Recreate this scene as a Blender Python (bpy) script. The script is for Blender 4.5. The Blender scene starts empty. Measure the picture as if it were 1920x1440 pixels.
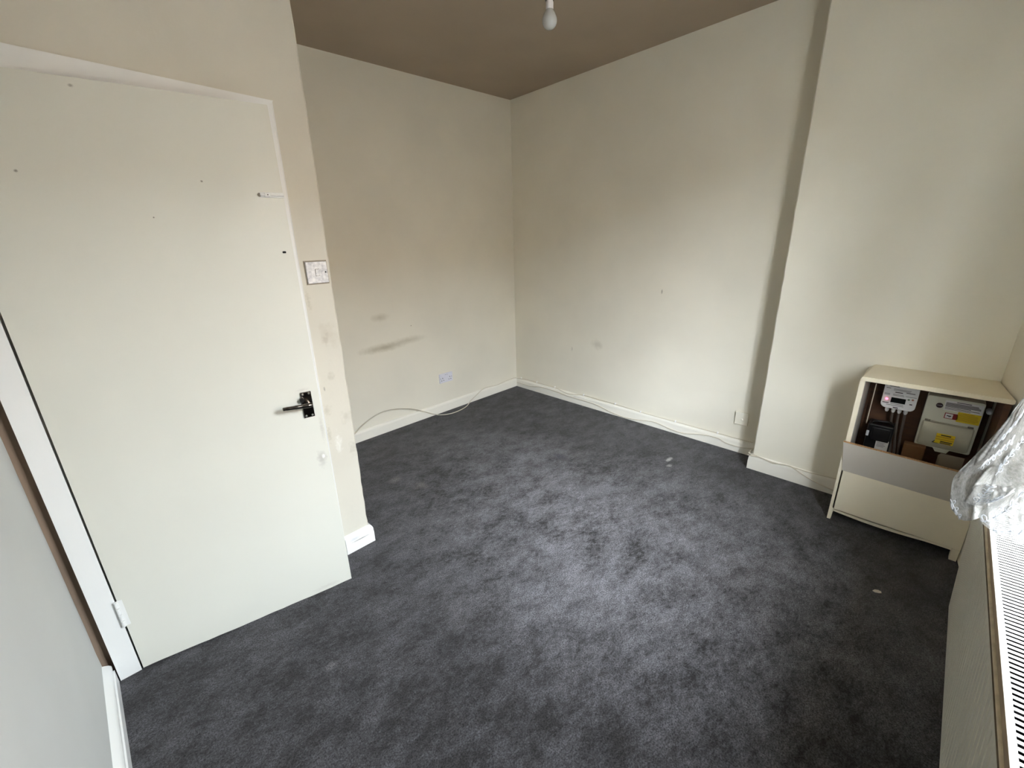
import bpy, bmesh, math, random
from mathutils import Vector, Matrix
random.seed(7)
S = bpy.context.scene
COL = S.collection
PI = math.pi

# ------------------------------------------------------------------ camera
cam_d = bpy.data.cameras.new('camera')
cam = bpy.data.objects.new('camera', cam_d); COL.objects.link(cam)
YAW, PITCH, ROLL = 0.7848, 0.3247, -0.0263
fw = Vector((math.sin(YAW)*math.cos(PITCH), math.cos(YAW)*math.cos(PITCH), -math.sin(PITCH)))
rt0 = Vector((math.cos(YAW), -math.sin(YAW), 0)); up0 = rt0.cross(fw)
rt = rt0*math.cos(ROLL) + up0*math.sin(ROLL)
up = -rt0*math.sin(ROLL) + up0*math.cos(ROLL)
M = Matrix((rt, up, -fw)).transposed().to_4x4(); M.translation = (0, 0, 1.5)
cam.matrix_world = M
cam_d.sensor_width = 36; cam_d.lens = 809.54/1920*36; cam_d.clip_start = 0.02
S.camera = cam

# ------------------------------------------------------------------ world: hazy bright sky
SUN_ROT = 226      # the hazy sun stands to the left outside the window
W = bpy.data.worlds.new('hazy_sky'); S.world = W; W.use_nodes = True
bg = W.node_tree.nodes['Background']; wt = W.node_tree
sky = wt.nodes.new('ShaderNodeTexSky'); sky.sky_type = 'NISHITA'; sky.sun_disc = False
sky.sun_elevation = math.radians(33); sky.sun_rotation = math.radians(SUN_ROT)
sky.air_density = 1.0; sky.dust_density = 7.0; sky.ozone_density = 1.0
# milky cloud: the same brightness, nearly colourless
bw = wt.nodes.new('ShaderNodeRGBToBW'); wt.links.new(sky.outputs[0], bw.inputs[0])
tint = wt.nodes.new('ShaderNodeMix'); tint.data_type = 'RGBA'; tint.blend_type = 'MULTIPLY'; tint.inputs[0].default_value = 1
veil = wt.nodes.new('ShaderNodeMath'); veil.operation = 'MULTIPLY_ADD'      # sun haze over an even cloud veil
wt.links.new(bw.outputs[0], veil.inputs[0]); veil.inputs[1].default_value = .17; veil.inputs[2].default_value = 7.3
wt.links.new(veil.outputs[0], tint.inputs[6]); tint.inputs[7].default_value = (0.885, 0.95, 1.0, 1)
wt.links.new(tint.outputs[2], bg.inputs['Color']); bg.inputs['Strength'].default_value = 1.0
# a portal only guides the sampling of the sky through the window, it gives off no light
pl = bpy.data.lights.new('window_portal', 'AREA'); pl.shape = 'RECTANGLE'
po = bpy.data.objects.new('window_portal', pl); COL.objects.link(po)

S.view_settings.view_transform = 'Standard'; S.view_settings.look = 'None'
S.view_settings.gamma = 1; S.view_settings.use_curve_mapping = False
S.view_settings.exposure = 3.2
S.cycles.use_denoising = True
S.cycles.max_bounces = 16; S.cycles.diffuse_bounces = 10; S.cycles.transparent_max_bounces = 24
S.cycles.caustics_reflective = False; S.cycles.caustics_refractive = False

# room numbers (metres)
XR, YB, H = 3.1546, 3.0873, 2.660
XS, YS = 2.9333, 0.6905
YD, XD = 1.9004, 0.8066
XL = -0.239
WX0, WX1, WZ0, WZ1, WY = 0.80, 1.60, 0.90, 2.42, -0.42   # window opening, inner wall face
WO = -0.66                                               # outer wall face
pl.cycles.is_portal = True
pl.size = WX1-WX0; pl.size_y = WZ1-WZ0
po.location = ((WX0+WX1)/2, WO-0.01, (WZ0+WZ1)/2); po.rotation_euler = (-PI/2, 0, PI)
def zc(x, y): return H + 0.0111*(x-XR) - 0.0205*(y-YB)
def xr(y): return XR + 0.0136*(y-YB)
def yb(x): return YB + 0.0035*(x-XR)
def xs(y): return XS + 0.0036*(y-YS)
def yd(x): return YD + 0.0093*(x-XD)

# ------------------------------------------------------------------ materials
def lin(c):
    return tuple(((v/255)/12.92 if v/255 <= .04045 else ((v/255+.055)/1.055)**2.4) for v in c)
class N:
    def __init__(s, name):
        s.m = bpy.data.materials.new(name); s.m.use_nodes = True; s.t = s.m.node_tree
        s.b = s.t.nodes['Principled BSDF']; s.out = s.t.nodes['Material Output']
    def n(s, kind, **kw):
        o = s.t.nodes.new(kind)
        for k, v in kw.items(): setattr(o, k, v)
        return o
    def l(s, a, b): s.t.links.new(a, b)
    def math(s, op, a, b=None, clamp=False):
        o = s.n('ShaderNodeMath', operation=op, use_clamp=clamp)
        for i, v in enumerate((a, b)):
            if v is None: continue
            if isinstance(v, (int, float)): o.inputs[i].default_value = v
            else: s.l(v, o.inputs[i])
        return o.outputs[0]
    def noise(s, scale, detail=3, vec=None, rough=.5):
        o = s.n('ShaderNodeTexNoise'); o.inputs['Scale'].default_value = scale; o.inputs['Detail'].default_value = detail
        o.inputs['Roughness'].default_value = rough
        if vec is not None: s.l(vec, o.inputs['Vector'])
        return o.outputs['Fac']
    def ramp(s, fac, a, b, lo=0., hi=1.):
        o = s.n('ShaderNodeMapRange', clamp=True)
        s.l(fac, o.inputs['Value'])
        o.inputs['From Min'].default_value = lo; o.inputs['From Max'].default_value = hi
        o.inputs['To Min'].default_value = a; o.inputs['To Max'].default_value = b
        return o.outputs['Result']
    def mix(s, fac, a, b):
        o = s.n('ShaderNodeMix', data_type='RGBA')
        for i, v in ((0, fac), (6, a), (7, b)):
            if isinstance(v, (int, float)): o.inputs[i].default_value = v
            elif isinstance(v, tuple): o.inputs[i].default_value = (*v[:3], 1)
            else: s.l(v, o.inputs[i])
        return o.outputs[2]
    def pos(s): return s.n('ShaderNodeTexCoord').outputs['Object']
    def bump(s, h, strength=.2, dist=.002):
        o = s.n('ShaderNodeBump'); o.inputs['Strength'].default_value = strength; o.inputs['Distance'].default_value = dist
        s.l(h, o.inputs['Height']); s.l(o.outputs[0], s.b.inputs['Normal'])
    def spots(s, col, P, lst):
        # lst: centre, radii, colour, strength, ragged (noise amount), hard edge 0..1
        for c, r, cc, st, rag, hard in lst:
            v = s.n('ShaderNodeVectorMath', operation='SUBTRACT'); s.l(P, v.inputs[0]); v.inputs[1].default_value = c
            d = s.n('ShaderNodeVectorMath', operation='DIVIDE'); s.l(v.outputs[0], d.inputs[0]); d.inputs[1].default_value = r
            L = s.n('ShaderNodeVectorMath', operation='LENGTH'); s.l(d.outputs[0], L.inputs[0])
            k = L.outputs['Value']
            if rag: k = s.math('ADD', k, s.math('MULTIPLY', s.math('SUBTRACT', s.noise(1.2/min(r), 3, P), .5), rag))
            f = s.ramp(k, st, 0., hard, 1.)
            col = s.mix(f, col, cc)
        return col
def paint(name, c, var=.06, rough=.6, bump=.12, bscale=160, spots=None, spec=.3, var_scale=2.2, c2=None):
    m = N(name); P = m.pos(); c = lin(c)
    dk = lin(c2) if c2 else tuple(v*(1-var*2) for v in c)
    col = m.mix(m.ramp(m.noise(var_scale, 4, P), 0, 1, .35, .7), c, dk)
    if spots: col = m.spots(col, P, spots)
    m.l(col, m.b.inputs['Base Color']) if not isinstance(col, tuple) else None
    m.b.inputs['Roughness'].default_value = rough; m.b.inputs['Specular IOR Level'].default_value = spec
    if bump: m.bump(m.noise(bscale, 3, P), bump, .002)
    return m.m
def plain(name, c, rough=.5, metal=0., spec=.4, emit=None):
    m = N(name); m.b.inputs['Base Color'].default_value = (*lin(c), 1)
    m.b.inputs['Roughness'].default_value = rough; m.b.inputs['Metallic'].default_value = metal
    m.b.inputs['Specular IOR Level'].default_value = spec
    if emit:
        m.b.inputs['Emission Color'].default_value = (*lin(emit[0]), 1); m.b.inputs['Emission Strength'].default_value = emit[1]
    return m.m

CREAM = (236, 232, 219)
olive = lin((150, 138, 104)); grime = lin((150, 142, 122)); white = lin((240, 240, 236))
M_wall = paint('cream_wall_paint', CREAM, .03, .75, .10, 90)
M_wall_back = paint('cream_wall_paint_stained', CREAM, .03, .75, .10, 90, spots=[
    ((1.65, 3.08, .705), (.24, .4, .040), olive, .55, .5, .1),
    ((1.88, 3.08, .725), (.20, .4, .035), olive, .35, .5, .1),
    ((1.65, 3.08, .945), (.09, .4, .035), olive, .35, .5, .1),
    ((1.92, 3.08, .84), (.006, .4, .005), grime, .8, 0, .5)])
M_wall_right = paint('cream_wall_paint_marked', CREAM, .03, .75, .10, 90, spots=[
    ((3.133, 1.517, 1.094), (.4, .008, .022), lin((120, 112, 98)), .6, .3, .3),
    ((3.14, 2.08, .60), (.4, .07, .05), grime, .28, 1.2, .2),
    ((3.14, 2.35, .52), (.4, .008, .03), grime, .4, .6, .2)])
M_stub = paint('cream_wall_paint_scuffed', (213, 209, 197), .04, .7, .5, 26, spots=[  # base darker than the other cream walls, offsetting strong window light
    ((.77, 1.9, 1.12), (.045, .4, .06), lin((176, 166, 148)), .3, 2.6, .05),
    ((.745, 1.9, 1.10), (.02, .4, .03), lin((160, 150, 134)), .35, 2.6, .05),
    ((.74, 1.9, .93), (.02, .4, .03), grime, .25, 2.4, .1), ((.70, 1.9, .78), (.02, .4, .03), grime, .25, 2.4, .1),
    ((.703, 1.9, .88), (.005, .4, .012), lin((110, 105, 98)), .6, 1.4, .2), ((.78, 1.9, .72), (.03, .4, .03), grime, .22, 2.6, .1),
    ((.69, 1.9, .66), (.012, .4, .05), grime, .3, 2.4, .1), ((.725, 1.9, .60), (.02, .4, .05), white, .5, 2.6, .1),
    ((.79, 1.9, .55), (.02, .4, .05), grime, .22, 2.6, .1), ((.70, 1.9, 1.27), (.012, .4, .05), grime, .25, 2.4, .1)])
M_left = paint('grey_white_dimmed_paint', (190, 192, 190), .03, .75, .10, 90)  # grey-white, darkened further to tone down the window light on it
M_gap = paint('dirty_shaded_plaster', (150, 130, 112), .15, .8, .3, 60)  # dirty plaster, with the shade of the gap painted into its brown
M_ceil = paint('ceiling_paint', (176, 161, 143), .04, .8, .10, 60)
M_gloss = paint('white_gloss_paint', (230, 231, 230), .02, .28, .18, 38, spec=.5)
M_gloss_old = paint('chipped_gloss_paint', (238, 238, 236), .03, .3, .22, 30, spec=.5, spots=[
    ((.75, 1.88, .055), (.06, .1, .004), lin((120, 116, 112)), .8, 1.0, .2),
    ((.72, 1.88, .07), (.03, .1, .012), lin((205, 205, 210)), .7, 1.0, .2)])
M_skirt = paint('skirting_paint', (240, 237, 228), .03, .4, .10, 50, spec=.45)
def dmark(x, z, rx, rz, c, st, rag=.6, hard=.3): return ((x, 0, z), (rx, .5, rz), c, st, rag, hard)
dk = lin((120, 112, 104))
M_door = paint('door_paint', (216, 216, 207), .02, .45, .10, 55, spec=.4, spots=[  # base darkened to hold back the direct window light
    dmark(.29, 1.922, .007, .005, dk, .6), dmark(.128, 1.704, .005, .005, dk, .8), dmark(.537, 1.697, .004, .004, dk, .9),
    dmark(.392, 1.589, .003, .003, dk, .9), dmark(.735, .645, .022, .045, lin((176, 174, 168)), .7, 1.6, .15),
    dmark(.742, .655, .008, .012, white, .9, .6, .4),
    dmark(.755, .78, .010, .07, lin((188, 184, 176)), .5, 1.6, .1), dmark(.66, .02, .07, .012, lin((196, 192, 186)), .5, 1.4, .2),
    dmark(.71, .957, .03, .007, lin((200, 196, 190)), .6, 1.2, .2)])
M_hole = plain('dark_hole', (14, 12, 11), .9)
M_chrome = plain('worn_chrome', (120, 114, 108), .16, 1.0)
M_screw = plain('screw_steel', (190, 188, 184), .35, 1.0)
M_plastic = plain('white_plastic', (236, 236, 240), .3, spec=.5)
M_socket = plain('socket_plastic', (228, 228, 238), .3, spec=.5)
M_switch = paint('paint_splashed_plate', (236, 236, 236), .1, .4, .2, 120, spec=.4, var_scale=70, c2=(188, 188, 192))
M_joint = plain('grey_joint', (120, 114, 104), .8)  # grey for the rocker joint, bolt end, socket screws and cover clips
M_recess = plain('switch_recess', (150, 141, 126), .8)
M_cable = plain('shadowed_white_cable', (212, 205, 190), .45)  # darker and warmer than white, standing in for the shadow line below
M_bulb = N('opal_bulb_glass'); M_bulb.b.inputs['Base Color'].default_value = (.50, .52, .52, 1)
M_bulb.b.inputs['Roughness'].default_value = .10; M_bulb.b.inputs['Subsurface Weight'].default_value = .2
M_bulb.b.inputs['Subsurface Radius'].default_value = (.02, .02, .02); M_bulb = M_bulb.m
M_brass = plain('dark_bakelite', (38, 30, 24), .35)
M_cab = paint('cabinet_cream_paint', (238, 229, 207), .03, .55, .12, 60)
M_cabin = paint('grey_melamine', (190, 184, 175), .02, .5, .04, 80)
def chip():
    m = N('raw_chipboard'); P = m.pos()
    m.l(m.mix(m.ramp(m.noise(220, 4, P), 0, 1, .35, .65), lin((198, 158, 112)), lin((138, 98, 62))), m.b.inputs['Base Color'])
    m.b.inputs['Roughness'].default_value = .85; m.bump(m.noise(260, 3, P), .6, .002); return m.m
M_chip = chip()
def wood():
    m = N('dark_backing_board'); P = m.pos()
    mp = m.n('ShaderNodeMapping'); mp.inputs['Scale'].default_value = (1, 3, 12); m.l(P, mp.inputs['Vector'])
    m.l(m.mix(m.noise(5, 4, mp.outputs[0]), lin((92, 58, 32)), lin((58, 33, 18))), m.b.inputs['Base Color'])
    m.b.inputs['Roughness'].default_value = .6; return m.m
M_wood = wood()
M_packing = plain('packing_offcut', (112, 80, 50), .8)
M_black = plain('black_plastic', (16, 15, 16), .35)
M_meter = plain('meter_plastic', (232, 232, 234), .4)
M_cu = plain('consumer_unit_plastic', (220, 219, 206), .45)
M_cover = plain('smoked_cover', (188, 184, 166), .3)
M_leaflet = plain('old_leaflets', (128, 116, 100), .8)
M_lcd = plain('lcd_glass', (20, 24, 22), .15)
M_led = plain('red_led', (255, 60, 80), .4, emit=((255, 70, 100), 1.2))
M_print = plain('grey_print', (128, 122, 128), .7)
M_printd = plain('dark_print', (52, 48, 50), .7)
M_green = plain('green_button', (110, 132, 112), .5)
M_redb = plain('red_button', (168, 116, 104), .5)
M_maroon = plain('maroon_badge', (52, 22, 28), .5)
M_red = plain('red_label', (140, 40, 40), .6)
M_label = plain('white_label', (232, 230, 232), .6)
M_yellow = plain('yellow_label', (226, 200, 38), .6)
M_ochre = plain('yellow_label_band', (196, 160, 40), .6)
M_card = plain('paper_card', (206, 202, 196), .8)
M_greycable = plain('grey_cable', (96, 88, 82), .5)
M_rad = paint('radiator_enamel', (206, 203, 190), .03, .4, .05, 60, spec=.45)
M_bead_light = paint('radiator_bead_highlight', (206, 192, 164), .16, .7, .3, 70, var_scale=30)  # beige tone paints the highlight along the bead
M_groove = paint('radiator_groove_shade', (128, 116, 98), .14, .8, .3, 70, var_scale=24)  # dark tone paints the shadow line above the ribs
M_lip = paint('radiator_lip_shade', (158, 140, 116), .12, .7, .3, 70, var_scale=24)  # brown tone paints the shade on the lip facing the room
M_grille = plain('white_radiator_grille', (206, 206, 204), .5, spec=.2)
M_dark = plain('radiator_inside_shade', (16, 15, 16), .95, spec=.05)  # near black, painting the shade seen through the grille slots
M_flake = plain('paint_flake', (222, 216, 206), .7)
M_brick = paint('street_brick', (178, 158, 142), .2, .9, 0)
M_street = paint('street_paving', (100, 99, 97), .1, .9, 0)

def carpet():
    m = N('charcoal_carpet'); P = m.pos()
    mp = m.n('ShaderNodeMapping'); mp.inputs['Rotation'].default_value = (0, 0, .7); mp.inputs['Scale'].default_value = (1, 1.5, 1)
    m.l(P, mp.inputs['Vector']); Q = mp.outputs[0]
    big = m.noise(1.7, 3, P, .55); mid = m.noise(7, 6, Q, .72); sm = m.noise(42, 5, Q, .7); fine = m.noise(190, 4, P, .8)
    # paler middle: trodden pile plus window light painted into the colour
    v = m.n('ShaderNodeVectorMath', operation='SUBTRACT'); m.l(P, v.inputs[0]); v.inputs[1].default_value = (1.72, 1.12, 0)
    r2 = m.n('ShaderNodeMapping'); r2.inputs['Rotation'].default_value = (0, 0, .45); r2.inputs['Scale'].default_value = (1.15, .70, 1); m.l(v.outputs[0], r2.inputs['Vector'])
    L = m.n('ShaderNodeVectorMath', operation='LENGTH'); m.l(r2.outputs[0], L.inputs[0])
    trod_lit = m.ramp(L.outputs['Value'], 1, 0, .1, 1.15)
    amp = m.math('ADD', m.math('MULTIPLY', trod_lit, .75), .28)
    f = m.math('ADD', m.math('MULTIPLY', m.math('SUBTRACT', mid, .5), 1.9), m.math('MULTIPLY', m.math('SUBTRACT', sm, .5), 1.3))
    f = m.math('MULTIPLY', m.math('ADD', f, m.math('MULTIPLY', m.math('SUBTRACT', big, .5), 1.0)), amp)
    worn_lit = m.math('ADD', m.math('ADD', f, .085), m.math('MULTIPLY', trod_lit, .38), True)
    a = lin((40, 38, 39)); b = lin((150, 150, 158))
    col = m.mix(worn_lit, a, b)
    col = m.spots(col, P, [
        ((2.68, 1.14, 0), (.05, .02, .2), lin((170, 168, 166)), .8, .8, .3), ((2.60, 1.10, 0), (.03, .02, .2), lin((150, 148, 148)), .7, .8, .3),
        ((2.21, 1.74, 0), (.05, .07, .2), lin((60, 60, 72)), .7, .8, .2), ((1.30, 2.16, 0), (.05, .06, .2), lin((120, 116, 112)), .4, 1.6, .1),
        ((1.97, 2.91, 0), (.02, .02, .2), lin((30, 28, 28)), .9, .5, .3), ((.35, 1.35, 0), (.03, .02, .2), lin((120, 118, 120)), .4, 1.0, .2),
        ((1.22, 2.35, 0), (.06, .05, .2), lin((120, 116, 116)), .5, 1.2, .1)])
    g = m.ramp(fine, .08, 2.05, .34, .68)
    gg = m.n('ShaderNodeMix', data_type='RGBA', blend_type='MULTIPLY'); gg.inputs[0].default_value = 1
    m.l(col, gg.inputs[6]); cc = m.n('ShaderNodeCombineColor')
    for i in range(3): m.l(g, cc.inputs[i])
    m.l(cc.outputs[0], gg.inputs[7]); m.l(gg.outputs[2], m.b.inputs['Base Color'])
    m.b.inputs['Roughness'].default_value = .95; m.b.inputs['Specular IOR Level'].default_value = .1
    m.b.inputs['Sheen Weight'].default_value = .12; m.b.inputs['Sheen Roughness'].default_value = .6
    m.bump(m.math('ADD', m.math('MULTIPLY', fine, .5), m.math('MULTIPLY', sm, .5)), .7, .006)
    return m.m
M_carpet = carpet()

def net(name, dens, c, tr):
    m = N(name); t = m.n('ShaderNodeBsdfTransparent'); tl = m.n('ShaderNodeBsdfTranslucent'); df = m.n('ShaderNodeBsdfDiffuse')
    P = m.pos()
    f = m.ramp(m.noise(95, 4, P, .65), dens-.22, min(1, dens+.22), .35, .65)
    tl.inputs[0].default_value = (*lin(c), 1); df.inputs[0].default_value = (*lin(c), 1)
    a = m.n('ShaderNodeMixShader'); a.inputs[0].default_value = tr; m.l(df.outputs[0], a.inputs[1]); m.l(tl.outputs[0], a.inputs[2])
    x = m.n('ShaderNodeMixShader'); m.l(f, x.inputs[0]); m.l(t.outputs[0], x.inputs[1]); m.l(a.outputs[0], x.inputs[2])
    m.l(x.outputs[0], m.out.inputs[0]); return m.m
M_net = net('net_curtain_fabric', .74, (150, 149, 146), .22)
M_motif = net('woven_leaf_motif', .97, (232, 234, 238), .62)
def glass():
    m = N('window_glass'); t = m.n('ShaderNodeBsdfTransparent'); g = m.n('ShaderNodeBsdfGlossy'); g.inputs['Roughness'].default_value = .02
    x = m.n('ShaderNodeMixShader'); x.inputs[0].default_value = .06; m.l(t.outputs[0], x.inputs[1]); m.l(g.outputs[0], x.inputs[2])
    m.l(x.outputs[0], m.out.inputs[0]); return m.m
M_glass = glass()

# ------------------------------------------------------------------ mesh helpers
class MB:
    def __init__(s): s.bm = bmesh.new()
    def face(s, pts): return s.bm.faces.new([s.bm.verts.new(p) for p in pts])
    def hexa(s, b, t):      # two matching rings of points
        n = len(b); B = [s.bm.verts.new(p) for p in b]; T = [s.bm.verts.new(p) for p in t]
        s.bm.faces.new(B[::-1]); s.bm.faces.new(T)
        for i in range(n): s.bm.faces.new((B[i], B[(i+1) % n], T[(i+1) % n], T[i]))
        return s
    def box(s, x0, x1, y0, y1, z0, z1, bev=0, seg=1):
        t = bmesh.new(); bmesh.ops.create_cube(t, size=1)
        for v in t.verts: v.co = Vector((x0+(v.co.x+.5)*(x1-x0), y0+(v.co.y+.5)*(y1-y0), z0+(v.co.z+.5)*(z1-z0)))
        if bev: bmesh.ops.bevel(t, geom=list(t.edges), offset=bev, segments=seg, affect='EDGES', profile=.5)
        s.add(t); return s
    def add(s, t, mat=None):
        me = bpy.data.meshes.new('tmp'); t.to_mesh(me); t.free()
        if mat: me.transform(mat)
        s.bm.from_mesh(me); bpy.data.meshes.remove(me)
    def tube(s, pts, r, seg=8, cap=True):
        pts = [Vector(p) for p in pts]; rings = []
        R = r if isinstance(r, (list, tuple)) else [r]*len(pts)
        ref = None
        for i, p in enumerate(pts):
            d = (pts[min(i+1, len(pts)-1)] - pts[max(i-1, 0)]).normalized()
            if ref is None: ref = Vector((0, 0, 1)) if abs(d.z) < .9 else Vector((1, 0, 0))
            a = (ref - d*ref.dot(d)).normalized(); ref = a; b = d.cross(a)
            rings.append([s.bm.verts.new(p + R[i]*(math.cos(2*PI*k/seg)*a + math.sin(2*PI*k/seg)*b)) for k in range(seg)])
        for A, B in zip(rings, rings[1:]):
            for k in range(seg): s.bm.faces.new((A[k], A[(k+1) % seg], B[(k+1) % seg], B[k]))
        if cap: s.bm.faces.new(rings[0][::-1]); s.bm.faces.new(rings[-1])
        return s
    def cyl(s, p0, p1, r, seg=16): return s.tube([p0, p1], r, seg)
    def lathe(s, prof, c, seg=32):
        rings = []
        for r, z in prof:
            if r < 1e-6: rings.append([s.bm.verts.new((c[0], c[1], c[2]+z))])
            else: rings.append([s.bm.verts.new((c[0]+r*math.cos(2*PI*k/seg), c[1]+r*math.sin(2*PI*k/seg), c[2]+z)) for k in range(seg)])
        for A, B in zip(rings, rings[1:]):
            for k in range(seg):
                q = (k+1) % seg
                if len(A) == 1 and len(B) > 1: s.bm.faces.new((A[0], B[q], B[k]))
                elif len(B) == 1 and len(A) > 1: s.bm.faces.new((A[k], A[q], B[0]))
                elif len(A) > 1: s.bm.faces.new((A[k], A[q], B[q], B[k]))
        return s
    def grid(s, rows):
        V = [[s.bm.verts.new(p) for p in r] for r in rows]
        for i in range(len(V)-1):
            for j in range(len(V[0])-1): s.bm.faces.new((V[i][j], V[i][j+1], V[i+1][j+1], V[i+1][j]))
        return s
    def build(s, name, mat, parent=None, smooth=False, mats=None):
        bmesh.ops.recalc_face_normals(s.bm, faces=list(s.bm.faces))
        me = bpy.data.meshes.new(name); s.bm.to_mesh(me); s.bm.free()
        me.materials.append(mat)
        if smooth:
            for p in me.polygons: p.use_smooth = True
        o = bpy.data.objects.new(name, me); COL.objects.link(o)
        if parent: o.parent = parent
        return o
def tag(o, label, cat=None, group=None, kind=None):
    o['label'] = label
    if cat: o['category'] = cat
    if group: o['group'] = group
    if kind: o['kind'] = kind
    return o
def struct(o, label): o['label'] = label; o['kind'] = 'structure'; o['category'] = 'room part'; return o
def root(name, loc=(0, 0, 0), rz=0, mat=None):
    o = bpy.data.objects.new(name, None); COL.objects.link(o); o.empty_display_size = .05
    if mat is not None: o.matrix_world = mat
    else: o.location = loc; o.rotation_euler = (0, 0, rz)
    return o
def autosmooth(o, ang=.6):
    for p in o.data.polygons: p.use_smooth = True
    for e in o.data.edges: pass
    bm = bmesh.new(); bm.from_mesh(o.data)
    for e in bm.edges:
        if len(e.link_faces) == 2 and e.calc_face_angle(0) > ang: e.smooth = False
    bm.to_mesh(o.data); bm.free(); return o
def catmull(P, n=8):
    P = [Vector(p) for p in P]; out = []
    for i in range(len(P)-1):
        a, b, c, d = P[max(i-1, 0)], P[i], P[i+1], P[min(i+2, len(P)-1)]
        for k in range(n):
            t = k/n; out.append(.5*((2*b) + (c-a)*t + (2*a-5*b+4*c-d)*t*t + (3*b-a-3*c+d)*t**3))
    out.append(P[-1]); return out

# ------------------------------------------------------------------ room shell
def prism(name, poly, mat, label, z0=0, ztop=None):
    m = MB(); m.hexa([(x, y, z0) for x, y in poly], [(x, y, (zc(x, y)+.03) if ztop is None else ztop) for x, y in poly])
    return struct(m.build(name, mat), label)
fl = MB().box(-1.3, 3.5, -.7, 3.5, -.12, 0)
struct(fl.build('floor', M_carpet), 'charcoal grey carpet with paler trodden and light-painted patches over the whole floor')
cl = MB(); q = [(-1.3, -.7), (3.5, -.7), (3.5, 3.5), (-1.3, 3.5)]
cl.hexa([(x, y, zc(x, y)) for x, y in q], [(x, y, zc(x, y)+.15) for x, y in q])
struct(cl.build('ceiling', M_ceil), 'plain brownish ceiling above the room')
prism('wall_back', [(.70, yb(.7)), (3.45, yb(3.45)), (3.45, 3.4), (.70, 3.4)], M_wall_back, 'cream far wall with the double socket and two olive smudges')
prism('wall_right', [(xr(.4), .4), (3.45, .4), (3.45, 3.12), (xr(3.12), 3.12)], M_wall_right, 'cream right hand wall running from the far corner to the projecting wall')
# projecting wall with slightly uneven corner
def ragged(n, z1, amp):
    return [(z1*i/n, random.uniform(-amp, amp)) for i in range(n+1)]
m = MB(); cols = [[], [], [], [], []]
for z, j in ragged(46, 2.74, .0022):
    y = YS - .0013*z + j; x = XS + .0003*z + j*.4
    for c, p in zip(cols, [(xs(-.30)+.0003*z, -.30, z), (xs(.3), .3, z), (x, y-.006, z), (x+.006, y, z), (3.3, y, z)]): c.append(p)
m.grid(list(zip(*cols)))
struct(m.build('wall_projection', M_wall), 'cream projecting wall behind the meter cupboard')
# wall that holds the door: stub with a ragged outer corner, return into the alcove, wall over the door
m = MB(); cols = [[], [], [], [], []]
for z, j in ragged(70, 2.76, .002):
    x = XD + .0058*z + j; y = YD - .0025*z
    for c, p in zip(cols, [(.60, yd(.6), z), (.70, yd(.7)-.0012*z, z), (x-.007, y+j*.3, z), (x, y+.007, z), (x+.004, 3.2, z)]): c.append(p)
m.grid(list(zip(*cols)))
m.hexa([(-1.3, yd(-1.3), 1.965), (.66, yd(.66)-.001, 1.965), (.66, 2.0, 1.965), (-1.3, 2.0, 1.965)],
       [(-1.3, yd(-1.3), 2.8), (.66, yd(.66)-.001, 2.8), (.66, 2.0, 2.8), (-1.3, 2.0, 2.8)])
m.box(.60, .70, 1.91, 3.2, 0, 2.8)
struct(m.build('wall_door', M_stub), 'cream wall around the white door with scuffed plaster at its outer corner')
MB().box(-1.3, -.16, 1.893, 2.0, 0, 1.966).build('wall_door_strip', M_gap)
struct(bpy.data.objects['wall_door_strip'], 'bare dirty strip of plaster with painted shade between left wall and door frame')
bpy.data.objects['wall_door_strip'].name = 'trim_1'
struct(MB().box(-1.3, .62, 2.75, 2.85, 0, 2.8).build('wall_hall', M_wall), 'cream wall of the hall behind the door')
struct(MB().box(-1.4, -1.3, 1.8, 2.85, 0, 2.8).build('wall_hall_left', M_wall), 'cream side wall of the hall behind the door')
# left wall with slightly broken edge
m = MB(); cols = [[], [], []]
for z, j in ragged(50, 2.74, .002):
    k = .012*math.exp(-((z-.16)/.05)**2)
    for c, p in zip(cols, [(XL-.004, -.72, z), (XL, 1.862+j-k, z), (XL-.02, 1.872+j, z)]): c.append(p)
m.grid(list(zip(*cols))); m.box(-1.35, XL-.03, -.72, 1.9, -.05, 2.85)
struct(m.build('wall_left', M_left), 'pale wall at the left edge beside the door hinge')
# window wall: splayed piece by the cupboard, pier, apron, head
m = MB()
z1 = 2.8
m.hexa([(3.0, -.262, 0), (2.08, -.372, 0), (2.08, WO, 0), (3.0, WO, 0)], [(3.0, -.262, z1), (2.08, -.372, z1), (2.08, WO, z1), (3.0, WO, z1)])
m.box(WX1, 2.09, WO, WY, 0, z1); m.box(-.4, WX1, WO, WY, 0, WZ0); m.box(-.4, WX1, WO, WY, WZ1, z1); m.box(-.4, WX0, WO, WY, 0, z1)
struct(m.build('wall_window', M_wall), 'cream window wall at the right edge behind radiator and cupboard')
wr = root('window_1', (0, 0, 0)); struct(wr, 'window over the radiator that lights the room')
m = MB(); a = .05
m.box(WX0, WX0+a, -.62, -.56, WZ0, WZ1); m.box(WX1-a, WX1, -.62, -.56, WZ0, WZ1); m.box(WX0, WX1, -.62, -.56, WZ0, WZ0+a)
m.box(WX0, WX1, -.62, -.56, WZ1-a, WZ1); xm = (WX0+WX1)/2; m.box(xm-.03, xm+.03, -.62, -.56, WZ0, WZ1)
m.build('window_frame', M_gloss, wr)
for x0, x1 in ((WX0+a, xm-.03), (xm+.03, WX1-a)): MB().box(x0, x1, -.592, -.588, WZ0+a, WZ1-a).build('pane', M_glass, wr)
MB().box(WX0, WX1, -.57, WY+.03, WZ0, WZ0+.025, .006).build('window_sill', M_gloss, wr)
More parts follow.
